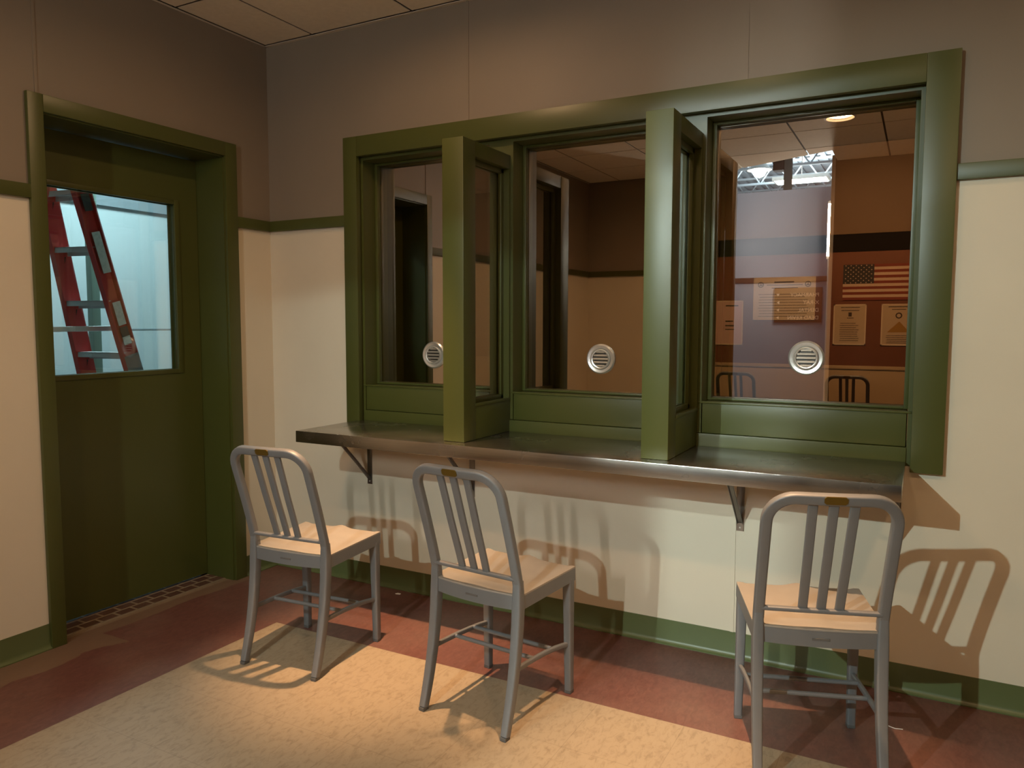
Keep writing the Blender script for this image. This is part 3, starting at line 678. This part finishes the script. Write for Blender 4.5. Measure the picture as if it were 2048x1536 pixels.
t, wd, ht = notice('notice_sheet', 'notice with ochre picture, right of the tan sheet under flag', fx(2.764), fx(3.03), fz(1.143), fz(1.494), M['paper'], [(0.2, 0.8, 0.92, 0.94), (0.3, 0.7, 0.86, 0.875)] + lines(0.06, 0.28, 5, 0.15, 0.85))
m = MB(); m.prism([(-wd*0.32, ht*0.32), (wd*0.32, ht*0.32), (wd*0.02, ht*0.58)], 'y', -0.0036, -0.002); m.obj('picture', M['ochre'], t)
m = MB(); m.lathe([(0.030, -0.0036), (0.030, -0.002), (0.018, -0.002), (0.018, -0.0036)], (0.0, 0, ht*0.72), 'y', 24); m.obj('emblem', M['ink'], t)
t, wd, ht = notice('notice_board', 'wide pale notice with two round emblems beyond right window', fx(1.7055), fx(2.235), fz(1.36), fz(1.742), M['paperw'], [(0.34, 0.66, 0.87, 0.90), (0.22, 0.80, 0.81, 0.825), (0.30, 0.72, 0.74, 0.755)] + lines(0.08, 0.66, 9, 0.08, 0.92))
for s in (-1, 1):
    m = MB(); m.lathe([(0.030, -0.004), (0.030, -0.002), (0.022, -0.002), (0.022, -0.004)], (s*wd*0.38, 0, ht*0.83), 'y', 24)
    m.prism([(s*wd*0.38-0.004, ht*0.83), (s*wd*0.38+0.004, ht*0.83), (s*wd*0.38+0.002, ht*0.83+0.02), (s*wd*0.38-0.002, ht*0.83+0.02)], 'y', -0.004, -0.002); m.prism([(s*wd*0.38-0.018, ht*0.83-0.012), (s*wd*0.38+0.018, ht*0.83-0.012), (s*wd*0.38+0.013, ht*0.83-0.002), (s*wd*0.38-0.013, ht*0.83-0.002)], 'y', -0.004, -0.002)
    m.obj('emblem', M['ink'], t)
notice('notice_sheet', 'pinkish notice beyond right window at its left edge', fx(1.30), fx(1.618), fz(1.13), fz(1.538), M['paperp'], [(0.5, 0.86, 0.87, 0.90), (0.5, 0.72, 0.52, 0.55), (0.5, 0.75, 0.42, 0.45), (0.5, 0.76, 0.34, 0.36)])

# ------------------------------------------------------------------ the hall behind the camera (mirrored in the glass)
M['hall'] = mat('lavender_grey_paint', (0.235, 0.265, 0.335), 0.7, var=0.05, vscale=1.5); M['halllow'] = mat('hall_floor', (0.30, 0.28, 0.27), 0.5)
HY = -6.2
m = MB(); m.box(-0.6, 3.3, HY-0.1, HY, -0.1, 2.88); struct(m.obj('wall_hall', M['hall']))
m = MB(); m.box(-0.6, 3.3, HY, HY+0.018, 1.815, 1.874, 0.002); struct(m.obj('trim_12', mat('brown_rail', (0.055, 0.030, 0.018), 0.5)))
m = MB(); m.box(-6, 9, -24, -4.3, -0.1, 0); struct(m.obj('floor_hall', M['halllow']))
m = MB(); m.box(2.300, 2.338, -4.345, -4.275, 0, 2.84, 0.002); struct(m.obj('trim_13', M['white']))
sg = thing('direction_sign', 'brown direction sign with pale lettering mirrored in right window', 'sign', (1.783, HY+0.004, 1.343))
M['signbrown'] = mat('brown_sign_board', (0.075, 0.036, 0.014), 0.5); M['signtext'] = mat('pale_sign_letters', (0.62, 0.50, 0.38), 0.6)
m = MB(); m.box(-0.262, 0.262, 0, 0.018, 0, 0.405, 0.003); m.obj('board', M['signbrown'], sg)
m = MB(); RX = Matrix.Rotation(PI/2, 4, 'X')
for k, s in enumerate(('PHARMACY', 'X-RAY', 'DENTAL', 'DEAD KEVIN')):
    # the board faces the room (+y), so its text runs from high x to low x
    add_text(m, s, 0.060, Matrix.Translation((0.232, 0.0185, 0.300-0.088*k)) @ Matrix.Rotation(PI, 4, 'Z') @ RX)
m.obj('lettering', M['signtext'], sg)
m = MB()
for k in range(4):
    z = 0.320-0.088*k
    m.prism([(-0.235, z), (-0.205, z+0.018), (-0.205, z-0.018)] if k == 1 else [(-0.202, z+0.016), (-0.222, z-0.014), (-0.242, z+0.016)] if k == 0 else [(-0.236, z), (-0.208, z+0.018), (-0.208, z-0.018)], 'y', 0.0185, 0.020)
m.obj('arrow', M['signtext'], sg)
# bright tube light standing in the hall
tb = thing('tube_light', 'upright white tube light mirrored beside the lavender wall', 'light', (2.168, -5.6, 2.05))
m = MB(); m.box(-0.035, 0.035, -0.06, -0.030, -0.03, 0.58, 0.003); m.obj('batten', M['white'], tb)
m = MB(); m.cyl((0, 0, 0.0), (0, 0, 0.55), 0.028, seg=20); m.obj('tube', emit('tube_glow', (1.0, 0.97, 0.90), P_TUBE), tb)
m = MB(); m.box(-0.02, 0.02, -0.02, 0.02, -0.03, 0.0); m.box(-0.02, 0.02, -0.02, 0.02, 0.55, 0.58); m.obj('end_cap', M['white'], tb)
m = MB(); m.box(-0.02, 0.02, -0.055, -0.03, -2.05, -0.03); m.box(-0.12, 0.12, -0.15, 0.06, -2.05, -2.035); m.obj('stand', M['white'], tb)
# spotlights in the hall that throw the chair shadows on the window wall
def spot(x, y, z, aim, label, power, angle, col=COOL, blend=0.5):
    t = thing('stage_spotlight', label, 'spotlight', (x, y, z), 0, 'spotlights in the hall')
    d = (Vector(aim)-Vector((x, y, z))).normalized(); b = -d
    m = MB(); m.cyl(b*0.02, b*0.20, 0.058, 0.045, 24); m.obj('can', M['black'], t)
    m = MB(); m.box(-0.075, -0.068, -0.02+b.y*0.1, 0.02+b.y*0.1, -0.03, 0.13); m.box(0.068, 0.075, -0.02+b.y*0.1, 0.02+b.y*0.1, -0.03, 0.13); m.box(-0.075, 0.075, -0.02+b.y*0.1, 0.02+b.y*0.1, 0.13, 0.137); m.obj('yoke', M['black'], t)
    m = MB(); m.cyl((0, b.y*0.1, 0.137), (0, b.y*0.1, 4.2-z), 0.012, seg=10); m.obj('drop_pole', M['black'], t)
    l = lamp('lamp', 'SPOT', (0, 0, 0), power, col, None, d, 0.022, angle, blend); l.parent = t
    return t
spot(2.20, -5.50, 3.24, (1.75, 0, 0.60), 'black spotlight hung high above the white tube light', P_A, 46, COOL, 0.9)
spot(1.13, -5.40, 2.67, (3.0, 0, 0.62), 'black spotlight on a long pole further back in the hall', P_C, 41, COOL, 0.85)
# warehouse roof with bar joists, column and a bright high lamp
M['deck'] = mat('white_roof_deck', (0.20, 0.235, 0.27), 0.6); M['joist'] = mat('white_steel_joist', (0.34, 0.39, 0.43), 0.5)
m = MB()
for k in range(64):
    x = -6+k*0.234; m.box(x, x+0.117, -24, -4.5, 5.30, 5.34); m.box(x+0.117, x+0.234, -24, -4.5, 5.34, 5.38)
struct(m.obj('ceiling_hall', M['deck']))
m = MB(); m.box(-6, 9, -24.1, -24, 0, 5.4); m.box(-6.1, -6, -24, -4.3, 0, 5.4); m.box(9, 9.1, -24, -4.3, 0, 5.4); m.box(-6, -0.6, -4.32, -4.26, 0, 5.4); struct(m.obj('wall_warehouse', M['deck']))
m = MB(); m.box(-6, 9, -4.32, -4.26, 2.95, 5.4); struct(m.obj('wall_hall_header', M['deck']))
first = None
for k, yy in enumerate((-10.5, -12.5, -14.5, -16.5, -18.5, -20.5)):
    ordn = ('nearest', 'second', 'third', 'fourth', 'fifth', 'farthest')[k]
    lb = ordn + ' white steel roof joist from the lavender wall, mirrored in glass'
    if first: o = copy_tree(first); o.location = (0, yy, 4.75); o['label'] = lb; continue
    first = thing('roof_joist', lb, 'joist', (0, yy, 4.75), 0, 'white steel roof joists')
    m = MB(); m.box(-5.5, 8.5, -0.04, 0.04, 0.50, 0.55); m.box(-5.5, 8.5, -0.04, 0.04, 0, 0.05); m.obj('chord', M['joist'], first)
    m = MB(); x = -5.5
    while x < 8.3: m.sweep([(x, 0, 0.02), (x+0.35, 0, 0.53)], circ(0.018, 6), (0, 1, 0)); m.sweep([(x+0.35, 0, 0.53), (x+0.7, 0, 0.02)], circ(0.018, 6), (0, 1, 0)); x += 0.7
    m.obj('web', M['joist'], first)
m = MB(); m.box(-0.055, 0.055, -0.055, 0.055, 0, 5.3); m.box(-0.12, 0.12, -0.12, 0.12, 0, 0.02)
o = m.obj('steel_column', mat('grey_green_column', (0.20, 0.22, 0.19), 0.6)); o.location = (1.20, -9.0, 0); tag(o, 'grey green roof column rising behind the lavender hall wall', 'column')
sp_ = thing('hanging_speaker', 'dark loudspeaker hung beside the grey green column', 'speaker', (1.07, -9.0, 3.85))
m = MB(); m.box(-0.08, 0.08, -0.09, 0.09, -0.22, 0.22, 0.01); m.obj('cabinet', mat('dark_brown_cabinet', (0.05, 0.035, 0.03), 0.5), sp_)
m = MB(); m.cyl((0, 0.088, -0.06), (0, 0.094, -0.06), 0.062, seg=24); m.obj('cone', M['black'], sp_)
m = MB(); m.cyl((0, 0, 0.22), (0, 0, 0.90), 0.008, seg=8); m.obj('drop_rod', M['black'], sp_)
hb = thing('high_bay_light', 'glaring white high bay lamp below the warehouse roof', 'light', (-0.147, -13.95, 4.62))
m = MB(); m.lathe([(0.05, 0.22), (0.26, 0.0), (0.25, 0.0), (0.04, 0.20)], (0, 0, 0), 'z', 28); m.obj('shade', M['white'], hb)
m = MB(); m.lathe([(0.0, -0.16), (0.10, -0.12), (0.15, -0.02), (0.10, 0.05), (0.0, 0.06)], (0, 0, 0), 'z', 24, closed=False); m.obj('bulb', emit('white_glare', (0.88, 0.97, 1.0), 90.0), hb)
m = MB(); m.cyl((0, 0, 0.2), (0, 0, 0.7), 0.01, seg=8); m.obj('rod', M['black'], hb)
for x, y in ((0.5, -15.5), (1.2, -5.4)):  # added lamps, unseen, that brighten the lavender wall and the roof
    t = thing('hall_fill_light', 'unseen lamp added to light the hall, ' + ('far back' if y < -10 else 'over the lavender wall'), 'light', (x, y, 4.6), 0, 'added hall lamps')
    m = MB(); m.box(-0.6, 0.6, -0.3, 0.3, 0.0, 0.08, 0.005); m.obj('housing', M['white'], t)
    m = MB(); m.cyl((0, 0, 0.08), (0, 0, 0.75), 0.01, seg=8); m.obj('rod', M['black'], t)
    l = lamp('lamp', 'AREA', (0, 0, -0.01), P_HALL if y < -10 else P_HALL*0.014, (0.66, 0.86, 1.0), None, None, 1.1, size_y=0.55); l.parent = t
    if y < -10: l2 = lamp('lamp', 'AREA', (0, 0, 0.10), P_HALL*0.4, (0.66, 0.86, 1.0), None, (0, 0, 1), 1.1, size_y=0.5); l2.parent = t

# ------------------------------------------------------------------ scraps on the floor
m = MB(); m.sweep([(0, 0, 0.002), (0.012, -0.006, 0.002), (0.024, -0.010, 0.002), (0.034, -0.006, 0.002), (0.045, -0.004, 0.002)], circ(0.0012, 6), (0, 0, 1))
o = m.obj('string_scrap', M['white']); o.location = (3.028, -0.289, 0); tag(o, 'short white string scrap on the dark red floor by right chair', 'scrap')
m = MB(); m.prism([(-0.014, -0.006), (-0.004, -0.010), (0.014, -0.004), (0.012, 0.006), (-0.006, 0.008)], 'z', 0.0, 0.0015)
o = m.obj('paper_scrap', M['white']); o.location = (0.865, -0.062, 0); tag(o, 'small pale paper scrap on the floor near left chair', 'scrap')
